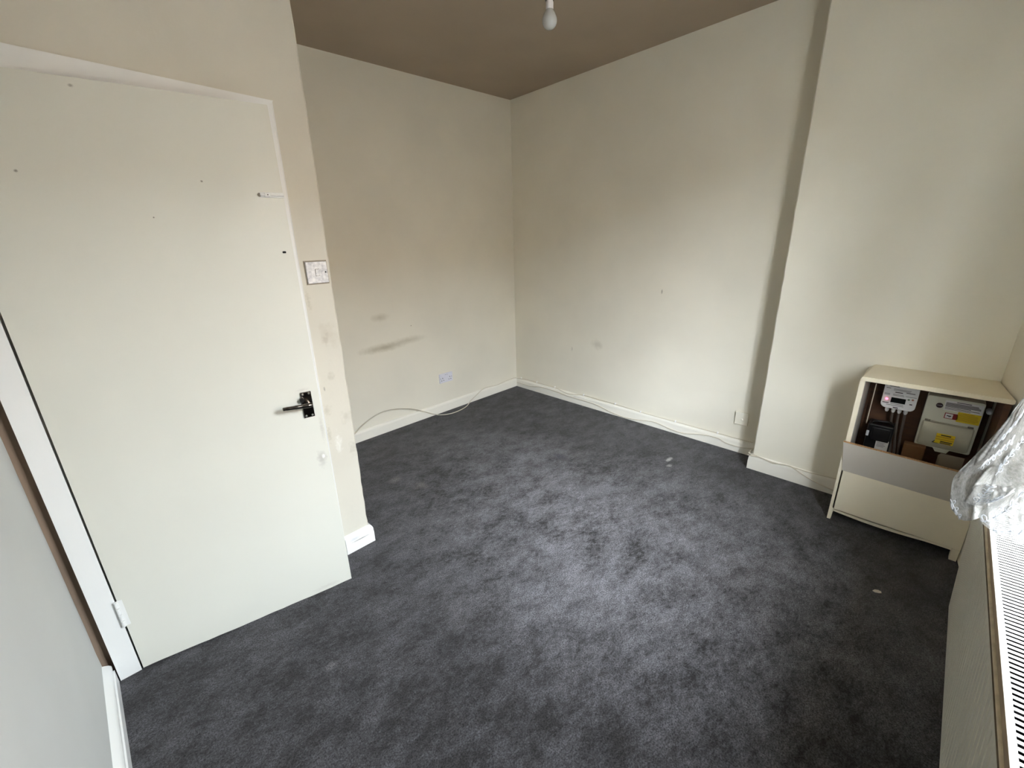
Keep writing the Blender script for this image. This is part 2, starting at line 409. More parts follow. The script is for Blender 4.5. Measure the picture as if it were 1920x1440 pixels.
# street outside that bounds the sky seen from the room
struct(MB().box(-40, 40, -40, WO-.02, -.6, -.5).build('floor_street', M_street), 'grey paving outside the window')
struct(MB().box(-40, 40, -13.5, -12, -.5, 5.4).build('wall_opposite', M_brick), 'brick terrace across the street')

# ------------------------------------------------------------------ skirting boards
def skirt(name, p0, p1, h, mat, label, t=.018, ends=(0, 0), inward=None, prof=None):
    p0 = Vector((*p0, 0)); p1 = Vector((*p1, 0)); d = (p1-p0).normalized(); n = Vector((-d.y, d.x, 0))
    if inward is not None and n.dot(Vector((*inward, 0))) < 0: n = -n
    prof = prof or [(0, 0), (t, 0), (t, h*.60), (t*.93, h*.66), (t*.95, h*.72), (t*.88, h*.84), (t*.66, h*.93), (t*.3, h*.99), (0, h)]
    m = MB(); R = []
    for p, e in ((p0, ends[0]), (p1, ends[1])):
        R.append([p + n*a + Vector((0, 0, z)) + d*(e*a) for a, z in prof])
    m.hexa(R[0], R[1]); o = m.build(name, mat)
    autosmooth(o, .7); return struct(o, label)
skirt('baseboard_back', (.80, yb(.8)), (XR, YB), .086, M_skirt, 'white skirting board along the far wall', ends=(0, -1), inward=(0, -1))
skirt('baseboard_right', (XR, YB), (xr(.66), .66), .093, M_skirt, 'white skirting board along the right hand wall', ends=(1, 0), inward=(-1, 0))
skirt('baseboard_projection', (XS, YS), (xs(.20), .20), .100, M_skirt, 'white skirting board on the projecting wall beside the cupboard', ends=(-1, 0), inward=(-1, 0))
skirt('baseboard_return', (XS, YS), (3.2, YS), .100, M_skirt, 'short skirting return on the side of the projecting wall', ends=(-1, 0), inward=(0, 1))
skirt('baseboard_door', (.672, yd(.672)), (XD, YD), .100, M_gloss_old, 'short chipped glossy skirting below the light switch', ends=(0, 1), inward=(0, -1))
skirt('baseboard_alcove', (XD, YD), (XD+.004, 3.08), .100, M_gloss_old, 'skirting round the outer corner by the door', ends=(-1, 0), inward=(1, 0))
skirt('baseboard_left', (XL, 1.845), (XL-.003, -.42), .105, M_gloss, 'glossy white skirting at the bottom left edge', t=.026, ends=(-.6, 0), inward=(1, 0), prof=[(0, 0), (.024, 0), (.024, .055), (.0165, .058), (.0165, .064), (.021, .068), (.021, .080), (.015, .090), (.006, .1), (0, .105)])

# ------------------------------------------------------------------ door frame and door
def jamb(name, pts0, pts1, label, mat=M_gloss):
    m = MB(); m.hexa(pts0, pts1); o = m.build(name, mat); return struct(o, label)
yf = 1.857
jamb('trim_2', [(-.211, yf, 0), (-.150, yf, 0), (-.150, 1.99, 0), (-.211, 1.99, 0)], [(-.210, yf, 2.012), (-.152, yf, 2.012), (-.152, 1.99, 2.012), (-.210, 1.99, 2.012)], 'white painted door frame post on the hinge side')
jamb('trim_3', [(-.152, yf+.004, 1.952), (.648, 1.872, 1.955), (.648, 1.99, 1.955), (-.152, 1.99, 1.952)],
     [(-.152, yf+.004, 2.016), (.690, 1.874, 1.994), (.690, 1.99, 1.994), (-.152, 1.99, 2.016)], 'white painted door frame head over the door')
m = MB()
b0 = [(.628, 1.99), (.628, 1.884), (.634, 1.879), (.661, 1.875), (.668, 1.880), (.671, 1.905), (.671, 1.99)]
t0 = [(.646, 1.99), (.646, 1.884), (.652, 1.879), (.682, 1.874), (.688, 1.879), (.692, 1.905), (.692, 1.99)]
m.hexa([(x, y, 0) for x, y in b0], [(x, y, 1.99 if x < .66 else 1.992) for x, y in t0])
struct(m.build('trim_4', M_gloss), 'white glossy door frame edge on the latch side')

DR = root('door_1', (-.1443, 1.8504, 0), math.radians(-10.37)); struct(DR, 'white flush door standing slightly ajar at the left')
m = MB(); n = 26
top = []; LW = .766
rows = []
for i in range(n+1):
    x = LW*i/n
    zb = .010 - .012*(i/n) + random.uniform(-.0015, .0015) + (.004 if i > n-3 else 0)
    rows.append([(x, 0, max(zb, .001)), (x, 0, 1.946-.010*(i/n)), (x, .035, 1.946-.010*(i/n)), (x, .035, max(zb, .001)), (x, 0, max(zb, .001))])
m.grid(rows); m.face(rows[0][:4]); m.face(rows[-1][:4][::-1])
bmesh.ops.remove_doubles(m.bm, verts=list(m.bm.verts), dist=1e-5)
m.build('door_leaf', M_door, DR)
# lever handle on a short plate
hp = MB().box(.697, .7375, -.006, 0, .840, .947, .002, 2).build('handle_plate', M_chrome, DR); hp['label'] = 'tarnished chrome handle plate'
for x, z in ((.706, .939), (.729, .939), (.706, .848), (.729, .848)):
    MB().tube([(x, -.004, z), (x, -.0072, z), (x, -.0085, z)], [.0042, .0042, .0025], 12).build('screw', M_screw, hp)
m = MB(); m.tube([(.7175, -.005, .900), (.7175, -.02, .9), (.7175, -.036, .9)], [.0115, .0105, .0095], 16)
m.tube(catmull([(.727, -.044, .9035), (.718, -.046, .9035), (.70, -.046, .904), (.67, -.047, .9065), (.64, -.047, .9085), (.624, -.046, .909)], 5),
       [.0055]+[.009]*4+[.0095]*6+[.0085]*5+[.0075]*5+[.0068]*4+[.004], 14)
lv = autosmooth(m.build('lever', M_chrome, DR), .8); lv['label'] = 'chrome lever handle pointing left'
MB().tube([(.7, -.005, .919), (.7, -.018, .919), (.7, -.022, .919)], [.0085, .0095, .006], 16).build('dark_boss', M_black, DR)  # small dark round boss above the lever
m = MB()
for k in range(4):
    z0 = .217 + k*.0275; m.tube([(-.004, -.004, z0+.001), (-.004, -.004, z0+.0255)], .0058, 12)
m.box(-.0035, .013, -.0012, 0, .217, .326)
m.build('hinge', M_gloss, DR)
m = MB()
for k in range(4):
    z0 = 1.64 + k*.0275; m.tube([(-.004, -.004, z0+.001), (-.004, -.004, z0+.0255)], .0058, 12)
m.box(-.0035, .013, -.0012, 0, 1.64, 1.75)
m.build('hinge', M_gloss, DR)
bt = MB().box(.692, .7665, -.003, 0, 1.6535, 1.6705, .001).build('bolt', M_gloss, DR); bt['label'] = 'painted over barrel bolt'
MB().tube([(.694, -.007, 1.662), (.765, -.007, 1.662)], .0045, 12).build('bolt_rod', M_gloss, bt)
MB().box(.706, .724, -.0125, -.002, 1.655, 1.669, .002).build('bolt_keep', M_gloss, bt)
MB().tube([(.716, -.0125, 1.662), (.716, -.0135, 1.662)], .0018, 10).build('bolt_screw', M_hole, bt)
MB().tube([(.692, -.001, 1.662), (.692, -.0036, 1.662)], .0062, 12).build('bolt_end', M_joint, bt)
m = MB(); m.tube([(.7335, .001, 1.474), (.7335, -.0006, 1.474)], .0036, 14); m.tube([(.7385, .001, 1.474), (.7385, -.0006, 1.474)], .0036, 14)
m.box(.7335, .7385, -.0005, .001, 1.4706, 1.4774); m.build('lock_hole', M_hole, DR)

# ------------------------------------------------------------------ light switch, sockets
SW = root('light_switch', (.7525, yd(.75)-.0035, 1.386)); tag(SW, 'square single light switch with paint smears beside the door', 'light switch')
b = MB().box(-.0475, .0475, -.001, .004, -.0485, .0485); b.build('recess_edge', M_recess, SW)
pl_ = MB().box(-.0435, .0435, -.009, 0, -.0435, .0435, .002, 2).build('switch_plate', M_switch, SW)
m = MB(); m.box(-.0085, .0085, -.0095, -.0088, -.0145, .0145); m.build('rocker_gap', M_joint, SW)
m = MB(); m.hexa([(-.0072, -.009, -.0132), (.0072, -.009, -.0132), (.0072, -.009, .0132), (-.0072, -.009, .0132)][::-1],
                 [(-.0072, -.0105, -.0132), (.0072, -.0105, -.0132), (.0072, -.0132, .0132), (-.0072, -.0132, .0132)][::-1])
m.build('rocker', M_switch, SW)
for x in (-.0345, .0345): MB().tube([(x, -.0085, 0), (x, -.0094, 0)], .0032, 12).build('screw', M_hole if x > 0 else M_switch, SW)

SO = root('double_socket', (2.226, yb(2.226), .317)); tag(SO, 'white double power socket low on the far wall', 'socket')
MB().box(-.073, .073, -.011, 0, -.043, .043, .003, 2).build('socket_plate', M_socket, SO)
for cx in (-.040, .040):
    for dx, dz, w, h in ((0, .001, .0028, .0052), (-.011, -.020, .0042, .0026), (.011, -.020, .0042, .0026)):
        MB().box(cx+dx-w, cx+dx+w, -.0116, -.0100, dz-h, dz+h).build('pin_hole', M_hole, SO)
for cx in (-.0095, .0095):
    rk = MB().box(cx-.0075, cx+.0075, -.0145, -.010, .012, .034, .001).build('rocker', M_socket, SO)
    MB().box(cx-.0045, cx+.0045, -.0150, -.0143, .029, .0318).build('rocker_mark', M_printd, rk)
for x in (-.060, .060): MB().tube([(x, -.0105, .0), (x, -.0116, .0)], .0032, 12).build('screw', M_joint, SO)

PH = root('phone_point', (xr(.837), .837, .257)); tag(PH, 'cream painted blank phone plate above the skirting near the projecting wall', 'socket')
MB().box(-.013, 0, -.043, .043, -.046, .046, .002, 2).build('plate', M_wall, PH)
m = MB(); m.tube([(-.012, -.004, -.006), (-.0155, -.004, -.006), (-.017, -.004, -.006)], [.008, .0075, .004], 14); m.build('cover_boss', M_wall, PH)

# ------------------------------------------------------------------ cables clipped along the skirting
def cable(name, pts, r, label, n=6):
    o = MB().tube(catmull(pts, n), r, 8).build(name, M_cable); autosmooth(o, 1.2); return tag(o, label, 'cable', 'white cables along the skirting')
YF = YB-.026
cable('cable', [(1.30, YF, .079), (1.385, YF-.004, .136), (1.487, YF-.010, .179), (1.589, YF-.014, .196), (1.712, YF-.016, .178), (1.837, YF-.014, .135),
    (1.946, YF-.012, .076), (2.062, YB-.036, .012), (2.101, 3.019, .005), (2.152, 2.988, .004), (2.218, 2.974, .004), (2.302, 2.981, .005), (2.390, 3.006, .008),
    (2.485, YF-.006, .024), (2.569, YF, .059), (2.675, YB-.018, .096), (2.842, YB-.019, .086), (3.003, YB-.016, .097), (3.10, YB-.014, .098), (3.125, 3.062, .096)],
    .0036, 'white cable looping off the far wall onto the carpet')
def rx(y, off): return xr(y)-off
top_run = [(3.056, .090), (2.93, .099), (2.784, .101), (2.66, .099), (2.544, .101), (2.403, .079), (2.30, .088), (2.191, .104), (2.02, .102), (1.858, .102), (1.612, .095), (1.46, .094), (1.307, .096), (1.14, .097), (.983, .099), (.743, .100)]
cable('cable', [(rx(y, .009 if z > .093 else .017), y, z) for y, z in top_run], .0032, 'thin white cable clipped along the top of the right hand skirting', 5)
low_run = [(3.057, .047), (2.881, .042), (2.713, .067), (2.532, .067), (2.361, .055), (2.064, .052), (1.915, .025), (1.774, .010), (1.68, .016), (1.579, .031), (1.471, .047), (1.336, .027), (1.223, .025), (1.105, .055), (.979, .067), (.915, .047), (.808, .046), (.72, .066)]
cable('cable', [(rx(y, .0215), y, z) for y, z in low_run], .0032, 'second white cable drooping across the face of the right hand skirting', 5)
cable('cable', [(3.05, .708, .095), (2.935, .716, .094), (2.913, .700, .096), (2.911, .66, .103), (2.914, .637, .104), (2.912, .578, .096), (2.911, .522, .098), (2.914, .470, .104), (2.911, .441, .096), (2.910, .394, .075), (2.910, .339, .054), (2.910, .283, .041), (2.910, .215, .027)], .0036, 'white cable sagging down the skirting to the meter cupboard')
cable('cable', [(3.05, .706, .108), (2.93, .712, .108), (2.921, .690, .108), (2.917, .637, .103), (2.912, .588, .094), (2.913, .560, .088), (2.914, .510, .102), (2.915, .469, .101), (2.917, .424, .099), (2.917, .367, .097), (2.919, .305, .100), (2.922, .225, .103)], .0030, 'white cable along the top of the skirting beside the meter cupboard')
ORD = ['white cable clip on the right skirting nearest the far corner', 'white cable clip on the right skirting, second from the far corner',
    'white cable clip on the right skirting, third from the far corner', 'white cable clip on the right skirting, fourth from the far corner',
    'white cable clip on the right skirting, fourth from the phone plate', 'white cable clip on the right skirting, third from the phone plate',
    'white cable clip on the right skirting, second from the phone plate', 'white cable clip on the right skirting just left of the phone plate']
for lab, (y, z) in zip(ORD, ((3.007, .098), (2.785, .102), (2.545, .101), (2.198, .104), (1.859, .103), (1.613, .096), (1.308, .097), (.983, .100))):
    m = MB(); x = xr(y); m.box(x-.015, x, y-.004, y+.004, z-.005, z+.007, .0015); m.tube([(x-.008, y, z+.004), (x-.018, y, z+.004)], .0025, 8)
    o = m.build('cable_clip', M_plastic); tag(o, lab, 'cable clip', 'cable clips on the right skirting')

# ------------------------------------------------------------------ pendant bulb
BC = Vector((1.6526, 1.382, 2.340)); zr = zc(BC.x, BC.y)
LP = root('pendant_bulb', (BC.x, BC.y, zr)); tag(LP, 'bare white light bulb hanging from the ceiling on a dark holder', 'light bulb')
d = BC.z-zr
pr = [(0, -.0305)]+[(.0305*math.sin(a), -.0305*math.cos(a)*1.02) for a in [PI*k/24 for k in range(1, 17)]]
pr += [(.0225, .025), (.0165, .033), (.0145, .038)]
o = MB().lathe(pr, (0, 0, d), 40).build('globe', M_bulb, LP, True)
o = MB().lathe([(.0146, .036), (.0152, .040), (.0150, .062), (.0138, .066), (.0118, .0665), (.0115, .075), (0, .075)], (0, 0, d), 28).build('bulb_neck', M_plastic, LP); autosmooth(o)
o = MB().lathe([(.012, .066), (.0175, .067), (.018, .072), (.0165, .076), (.0155, .098), (.009, .112), (.004, .12), (0, .12)], (0, 0, d), 28).build('lamp_holder', M_brass, LP); autosmooth(o)
MB().tube([(0, 0, d+.115), (0, 0, -.01)], .0033, 8).build('flex', M_plastic, LP)
o = MB().lathe([(0, -.03), (.02, -.03), (.036, -.02), (.042, 0), (0, 0)], (0, 0, 0), 28).build('ceiling_rose', M_plastic, LP); autosmooth(o)

# ------------------------------------------------------------------ meter cupboard
XC = 2.634
CB = root('meter_cupboard', (XC, 0, 0)); tag(CB, 'low cream meter cupboard with open front against the projecting wall', 'cupboard')
D = XS-XC-.002
m = MB(); m.hexa([(-.004, .192, 0), (-.004, .208, 0), (.03, .208, 0), (.03, .192, 0)], [(-.002, .188, .07), (-.002, .208, .07), (.05, .208, .07), (.05, .188, .07)])
m.box(0, D-.02, .188, .208, .07, .797); m.box(D-.021, D, .188, .208, .105, .797)
m.build('side_panel', M_cab, CB)
m = MB(); m.box(0.004, D-.02, .1865, .1885, .30, .796); m.build('side_lining', M_cabin, CB)
m = MB(); m.hexa([(0, -.300, 0), (0, -.274, 0), (.03, -.274, 0), (.03, -.300, 0)], [(0, -.300, .06), (0, -.274, .06), (.05, -.274, .06), (.05, -.300, .06)])
m.box(.001, D, -.296, -.276, .06, .30)
m.build('side_panel', M_cab, CB)
MB().box(.006, D, -.296, -.276, .30, .797).build('side_panel', M_wood, CB)['label'] = 'dark upper side'  # upper part given the dark board material, unlike the cream panel below
m = MB(); m.hexa([(-.010, -.302, .797), (D, -.268, .797), (D, .205, .797), (-.010, .208, .797)], [(-.008, -.302, .817), (D, -.268, .817), (D, .185, .817), (-.008, .203, .817)])
bmesh.ops.bevel(m.bm, geom=list(m.bm.edges), offset=.003, segments=2, affect='EDGES'); m.build('top_board', M_cab, CB)
m = MB(); m.hexa([(0, -.302, .062), (0, .196, .064), (.016, .196, .064), (.016, -.302, .062)], [(0, -.302, .291), (0, .196, .301), (.016, .196, .301), (.016, -.302, .291)])
bmesh.ops.bevel(m.bm, geom=list(m.bm.edges), offset=.0015, segments=1, affect='EDGES'); m.build('lower_panel', M_cab, CB)
m = MB(); zz = []
for i in range(9):
    t = i/8; y = .188-.49*t; s = -.010*math.sin(PI*min(1, t*1.3)) if t < .77 else 0
    zz.append([(.008, y, .058+s*.5), (.008, y, .047+s), (.022, y, .045+s), (.022, y, .058+s*.5)])
for A, B in zip(zz, zz[1:]):
    for k in range(4): m.face((A[k], A[(k+1) % 4], B[(k+1) % 4], B[k]))
m.face(zz[0]); m.face(zz[-1]); m.build('bottom_rail', M_cab, CB)
# loose grey front board standing behind the lower panel, leaning out at the top
LA = [(.004, .191, .296), (-.018, .2135, .4645)]
m = MB(); m.hexa([(.001, -.292, .285), (.001, .191, .292), (.016, .191, .292), (.016, -.292, .285)], [(-.018, -.292, .4505), (-.018, .2135, .4640), (-.003, .2135, .4655), (-.003, -.292, .452)])
fb = m.build('front_board', M_cabin, CB); fb['label'] = 'grey board leaning across the lower half of the opening'
m = MB(); m.hexa([(-.018, -.292, .4506), (-.018, .2135, .4641), (-.003, .2135, .4656), (-.003, -.292, .4521)], [(-.0178, -.292, .4521), (-.0178, .2133, .4656), (-.0032, .2133, .4670), (-.0032, -.292, .4536)])
e = m.build('raw_edge', M_chip, fb); e['label'] = 'bare chipboard edge'
MB().box(D-.022, D-.002, -.27, .185, .07, .79).build('backing_board', M_wood, CB)
MB().box(.02, D-.02, -.275, .187, .27, .285).build('shelf', M_wood, CB)
o = MB().box(2.872-XC, 2.882-XC, .156, .160, .50, .725).build('edge_strip', M_cab, CB)
def wx(o_): return o_-XC

# electricity meter
MT = root('electricity_meter', (2.83, .053, .68)); tag(MT, 'white electricity meter with dark screen and glowing red light inside the cupboard', 'electricity meter')
def rrect(y0, y1, z0, z1, r, top=True, n=5):
    P = []
    for (cy, cz, a0, rr) in ((y1-r, z0+r, -PI/2, r), (y1-(r if top else .004), z1-(r if top else .004), 0, r if top else .004), (y0+(r if top else .004), z1-(r if top else .004), PI/2, r if top else .004), (y0+r, z0+r, PI, r)):
        for k in range(n+1): P.append((cy+rr*math.cos(a0+PI/2*k/n), cz+rr*math.sin(a0+PI/2*k/n)))
    return P
P = rrect(-.067, .068, -.058, .085, .022, False)
P2 = [(y*.97, (z+.0)*.97) for y, z in P]
m = MB(); m.hexa([(.062, y, z) for y, z in P], [(.004, y, z) for y, z in P]); m.hexa([(.0041, y, z) for y, z in P], [(0, y, z) for y, z in P2]); o = m.build('meter_case', M_meter, MT); autosmooth(o, .5)
MB().box(-.0012, .001, -.0255, .031, -.0245, .0025).build('screen', M_lcd, MT)
MB().tube([(.001, .048, -.010), (-.002, .048, -.010), (-.003, .048, -.010)], [.0052, .0052, .003], 12).build('red_light', M_led, MT)
MB().tube([(.001, -.035, .003), (-.002, -.035, .003)], .0048, 12).build('button', M_green, MT)
MB().tube([(.001, -.050, .005), (-.002, -.050, .005)], .0048, 12).build('button', M_redb, MT)
m = MB(); m2 = MB()
def bars(m, y, z, w, rows, x=-.0006, h=.0022, gap=.0055, slope=.0, jit=.25):
    for k in range(rows):
        ww = w*(1-random.random()*jit); m.box(x, x+.0012, y-ww, y, z-k*gap-h, z-k*gap)
bars(m2, .050, .062, .050, 1, h=.003); bars(m2, .060, .050, .020, 1); bars(m, .03, .048, .08, 2); bars(m2, .022, .033, .030, 1, h=.004); bars(m2, -.020, .037, .040, 1, h=.003)
bars(m, .062, .020, .028, 2); bars(m, .028, .021, .050, 2); bars(m, -.020, .018, .044, 1); bars(m2, .062, -.028, .032, 1, h=.0035)
bars(m, .030, -.030, .055, 1); bars(m2, -.042, -.018, .013, 1, h=.005); bars(m2, .016, -.048, .026, 1, h=.0048); bars(m, .045, -.038, .075, 1)
m.build('small_print', M_print, MT); m2.build('dark_print', M_printd, MT)
for y in (.037, .012, -.012, -.036):
    g = MB().tube([(.03, y, -.056), (.03, y, -.078), (.03, y, -.086)], [.0085, .0085, .005], 12).build('cable_gland', M_meter, MT); autosmooth(g)
m = MB()
for y, e in ((.012, -.030), (-.012, -.022), (-.036, -.014)):
    m.tube(catmull([(.03, y, -.08), (.032, y-.002, -.12), (.034, y+e*.4, -.20), (.04, y+e, -.30), (.05, y+e, -.385)], 4), .0055, 8)
m.build('meter_tails', M_greycable, MT)

# consumer unit
CU = root('consumer_unit', (2.84, -.145, .59)); tag(CU, 'white fuse box with yellow stickers and a hinged cover inside the cupboard', 'fuse box')
P = rrect(-.099, .100, -.131, .133, .008)
m = MB(); m.hexa([(.062, y, z) for y, z in P], [(.004, y, z) for y, z in P]); m.hexa([(.004, y, z) for y, z in P], [(0, y*.985, z*.99) for y, z in P]); autosmooth(m.build('case', M_cu, CU), .5)
P = rrect(-.090, .093, -.124, .008, .014); rows = []
m = MB(); n = len(P)
def bul(y, z, s): return -.005 - .027*max(0, 1-((z+.058)/.075)**2)*s
m.hexa([(.001, y, z) for y, z in P], [(-.005, y, z) for y, z in P])
ring2 = [(-.005, y, z) for y, z in P]
G = [[(bul(0, -.118+.12*i/10, 1), -.084+.171*j/6, -.118+.12*i/10) for j in range(7)] for i in range(11)]
m.grid(G); cv = m.build('cover_flap', M_cover, CU); autosmooth(cv, .5); cv['label'] = 'smoked cream hinged cover'
m = MB(); P = [(-.03, -.128), (-.022, -.146), (.018, -.146), (.030, -.128)]; m.hexa([(.02, y, z) for y, z in P], [(-.004, y, z) for y, z in P]); m.build('cover_lip', M_cu, CU)
for y in (.076, -.074): MB().box(-.0075, .001, y-.010, y+.010, .004, .012, .0015).build('cover_clip', M_packing if False else M_joint, CU)
m = MB(); m.tube([(.001, 0, 0), (-.0012, 0, 0)], 1, 24)
for v in m.bm.verts: v.co.y = .050+v.co.y*.0125; v.co.z = .090+v.co.z*.0125
bd = m.build('round_badge', M_maroon, CU); bd['label'] = 'dark round badge'
MB().box(-.0018, -.0008, .040, .060, .0885, .0925).build('badge_lettering', M_print, bd)
lb = MB().box(-.0008, .001, -.095, .034, .072, .122).build('notice_label', M_label, CU)
m = MB(); m2 = MB()
bars(m2, -.005, .119, .055, 1, x=-.0016, h=.003)
for k in range(4): bars(m, .030, .112-k*.0045, .120, 1, x=-.0016, h=.0036, jit=.1)
bars(m2, .030, .093, .090, 1, x=-.0016, h=.0025); bars(m2, .030, .086, .122, 1, x=-.0016, h=.0022, jit=.05); bars(m, .030, .080, .110, 1, x=-.0016)
m.build('small_print', M_print, lb); m2.build('dark_print', M_printd, lb)
rb = MB().box(-.001, .001, -.022, .024, .031, .060).build('red_framed_sticker', M_red, CU)
MB().box(-.0016, 0, -.005, .021, .034, .057).build('white_panel', M_label, rb)
m = MB(); bars(m, .016, .048, .016, 1, x=-.0022, h=.004, jit=.1); bars(m, .010, .043, .010, 1, x=-.0022, h=.002); m.build('dark_print', M_printd, rb)
y1 = MB().box(-.001, .001, -.096, -.019, .024, .074).build('yellow_sticker', M_yellow, CU)
m = MB()
for k in range(7): bars(m, -.023 if k else -.035, .070-k*.0058, .068 if k else .045, 1, x=-.0016, h=.0030, jit=.12)
m.build('small_print', M_ochre, y1)
y2 = MB().box(-.0335, -.0295, -.034, .031, -.090, -.040).build('yellow_sticker', M_yellow, cv)
m = MB()
m.box(-.0342, -.033, -.020, .015, -.049, -.044); m.box(-.0342, -.033, -.030, .012, -.081, -.076); m.box(-.0342, -.033, -.026, .012, -.088, -.084)
m.build('dark_print', M_printd, y2)
m = MB(); m.box(-.0341, -.033, -.033, .030, -.060, -.052); m.box(-.0341, -.033, -.033, .030, -.072, -.064); m.build('small_print', M_ochre, y2)
m = MB(); P = [(.040, -.092), (.018, -.092), (.029, -.075)]; m.hexa([(-.0285, y, z) for y, z in P], [(-.0325, y, z) for y, z in P]); m.build('warning_triangle', M_printd, cv)
m = MB(); P = [(.035, -.0895), (.023, -.0895), (.029, -.080)]; m.hexa([(-.032, y, z) for y, z in P], [(-.0331, y, z) for y, z in P]); m.build('triangle_centre', M_yellow, cv)

# black cut-out fuse block, notices, offcut, pipe end
FU = root('supply_fuse', (2.80, .09, .49)); tag(FU, 'black supply fuse block under the electricity meter', 'fuse')
MB().box(0, .09, -.05, .055, -.20, .04, .006, 2).build('fuse_body', M_black, FU)
MB().box(-.014, .01, -.042, .035, -.045, .030, .005, 2).build('fuse_carrier', M_black, FU)
MB().box(-.003, .004, .044, .056, -.03, .0, .002).build('seal_tag', M_plastic, FU)
m = MB()
m.tube(catmull([(.02, .04, .035), (.0, .03, .058), (-.005, 0, .066), (.01, -.03, .062), (.03, -.045, .03)], 6), .0045, 8); m.build('seal_wire', M_black, FU)
CD = root('notice_card', (2.79, .072, .435)); tag(CD, 'small pale printed card in front of the black fuse block', 'card')
MB().box(-.002, .0, -.026, .025, -.045, .02).build('card_sheet', M_card, CD)
m = MB()
for k in range(5): bars(m, .020, .014-k*.007, .040, 1, x=-.0026, h=.0025, jit=.3)
m.build('small_print', M_print, CD)
OF = MB().box(2.80, 2.85, -.092, -.010, .36, .462, .003).build('wood_offcut', M_packing); tag(OF, 'brown wooden offcut standing below the fuse box', 'offcut')
m = MB()
for k in range(4): m.box(2.742+k*.006, 2.746+k*.006, -.226+k*.004, -.145+k*.002, .36, .475-k*.006)
PL = m.build('leaflet_bundle', M_leaflet); tag(PL, 'bundle of folded leaflets below the fuse box cover', 'leaflets')
KN = MB().tube([(2.90, -.263, .679), (2.865, -.263, .679), (2.858, -.263, .679)], [.011, .011, .006], 16).build('cable_plug', M_meter); tag(KN, 'small white round plug beside the fuse box', 'plug')

# ------------------------------------------------------------------ radiator
ex = Vector((-.99710, .02054, .07327)); ey = Vector((.01622, .99812, -.05916)); ez = Vector((.07435, .05780, .99556))
RM = Matrix((-ex, ey, ez)).transposed().to_4x4(); RM.translation = (1.9223, -.2405, .2144)
RD = root('radiator', mat=RM); tag(RD, 'white ribbed panel radiator with slotted top under the window', 'radiator')
RL, RH, RT = 1.34, .4895, .5233
m = MB(); xsn = [0]; ysn = [0]
x = .030; pitch = .0333
prof = [(0, -.004), (.004, 0), (.026, 0)]
while x+pitch < RL-.03:
    prof += [(x, 0), (x+.003, -.0085), (x+.0085, -.0085), (x+.0115, 0)]; x += pitch
prof += [(RL-.004, 0), (RL, -.004)]
def flat(p): return (-p[0], 0 if p[1] > -.0045 or p[0] in (0, RL) else 0, )
zs = [(0, 0), (.012, 0), (.045, 0), (.058, 1), (RH-.03, 1), (RH-.016, 0), (RH, 0)]
rows = []
for z, k in zs:
    e = -.006 if z == 0 else 0
    rows.append([(-px, (py if (k or px in (0, RL)) else 0)+e, z) for px, py in prof])
m.grid(rows); o = m.build('front_panel', M_rad, RD); autosmooth(o, .9)
# rolled top edge of the panel: recess, bead and grille lip, shade and highlight painted in
def strip(name, prof, mat, label):
    m = MB(); m.grid([[(-px, y, z) for px in [RL*i/40 for i in range(41)]] for y, z in prof]); o = m.build(name, mat, RD); autosmooth(o, .9); o['label'] = label
strip('top_groove', [(0, RH), (-.009, RH+.001), (-.010, RH+.011), (-.004, RH+.0125)], M_groove, 'groove above the ribs, painted dark as shade')
strip('top_bead', [(-.004, RH+.0125), (0, RH+.0135), (.0012, RH+.016), (0, RH+.0185), (-.003, RH+.0195)], M_bead_light, 'bead along the upper edge with painted pale highlight')
strip('top_lip', [(-.003, RH+.0195), (-.0036, RH+.024), (-.0036, RT-.004), (-.0046, RT)], M_lip, 'lip below the grille, painted brown as shade')
m = MB(); m.box(-RL, 0, -.014, -.0045, RT-.006, RT+.0005, .002, 2); m.box(-RL, 0, -.100, -.090, RT-.006, RT+.0005, .002, 2)
m.build('grille_rail', M_grille, RD)
sl = MB().box(-.0033, .0033, -.091, -.013, RT-.0022, RT-.0003, .0008, 1).build('grille_slat', M_grille, RD)
k = 0; x = -.010; first = True
while x > -RL+.01:
    if first: sl.location = (x, 0, 0); first = False
    else:
        c = sl.copy(); COL.objects.link(c); c.parent = RD; c.location = (x, 0, 0)
    x -= .01345
for px in (0, -RL):
    MB().box(px-.002, px+.001, -.098, -.004, .015, RT-.004).build('end_panel', M_rad, RD)
MB().box(-RL, 0, -.105, -.098, 0, RT).build('rear_panel', M_rad, RD)
m = MB(); x = -.02
while x > -RL+.02: m.box(x-.0015, x, -.095, -.012, .05, RT-.05); x -= .018
o = m.build('convector_fins', M_dark, RD); o['kind'] = 'stuff'
for px in (-.25, -RL+.25):
    MB().box(px-.02, px+.02, -.19, -.10, .10, .14).build('bracket', M_rad, RD)
fk = MB().box(-.007, .006, -.004, .004, 0, .0012, .0004); fo = fk.build('paint_chip', M_flake)
fo.matrix_world = RM @ Matrix.Translation((-.345, -.045, RT+.0005)) @ Matrix.Rotation(.5, 4, 'Z'); tag(fo, 'small white paint chip lying on the radiator grille', 'paint chip')
m = MB(); Pk = [(-.016, -.004), (-.006, -.010), (.008, -.008), (.017, .002), (.010, .009), (-.004, .008), (-.014, .004)]
m.hexa([(x, y, 0) for x, y in Pk], [(x*.9, y*.9, .003) for x, y in Pk]); fo = m.build('paint_chip', M_flake)
fo.location = (2.157, -.059, .002); fo.rotation_euler = (0, 0, 1.9); tag(fo, 'small pale paint chip lying alone on the carpet near the radiator', 'paint chip')

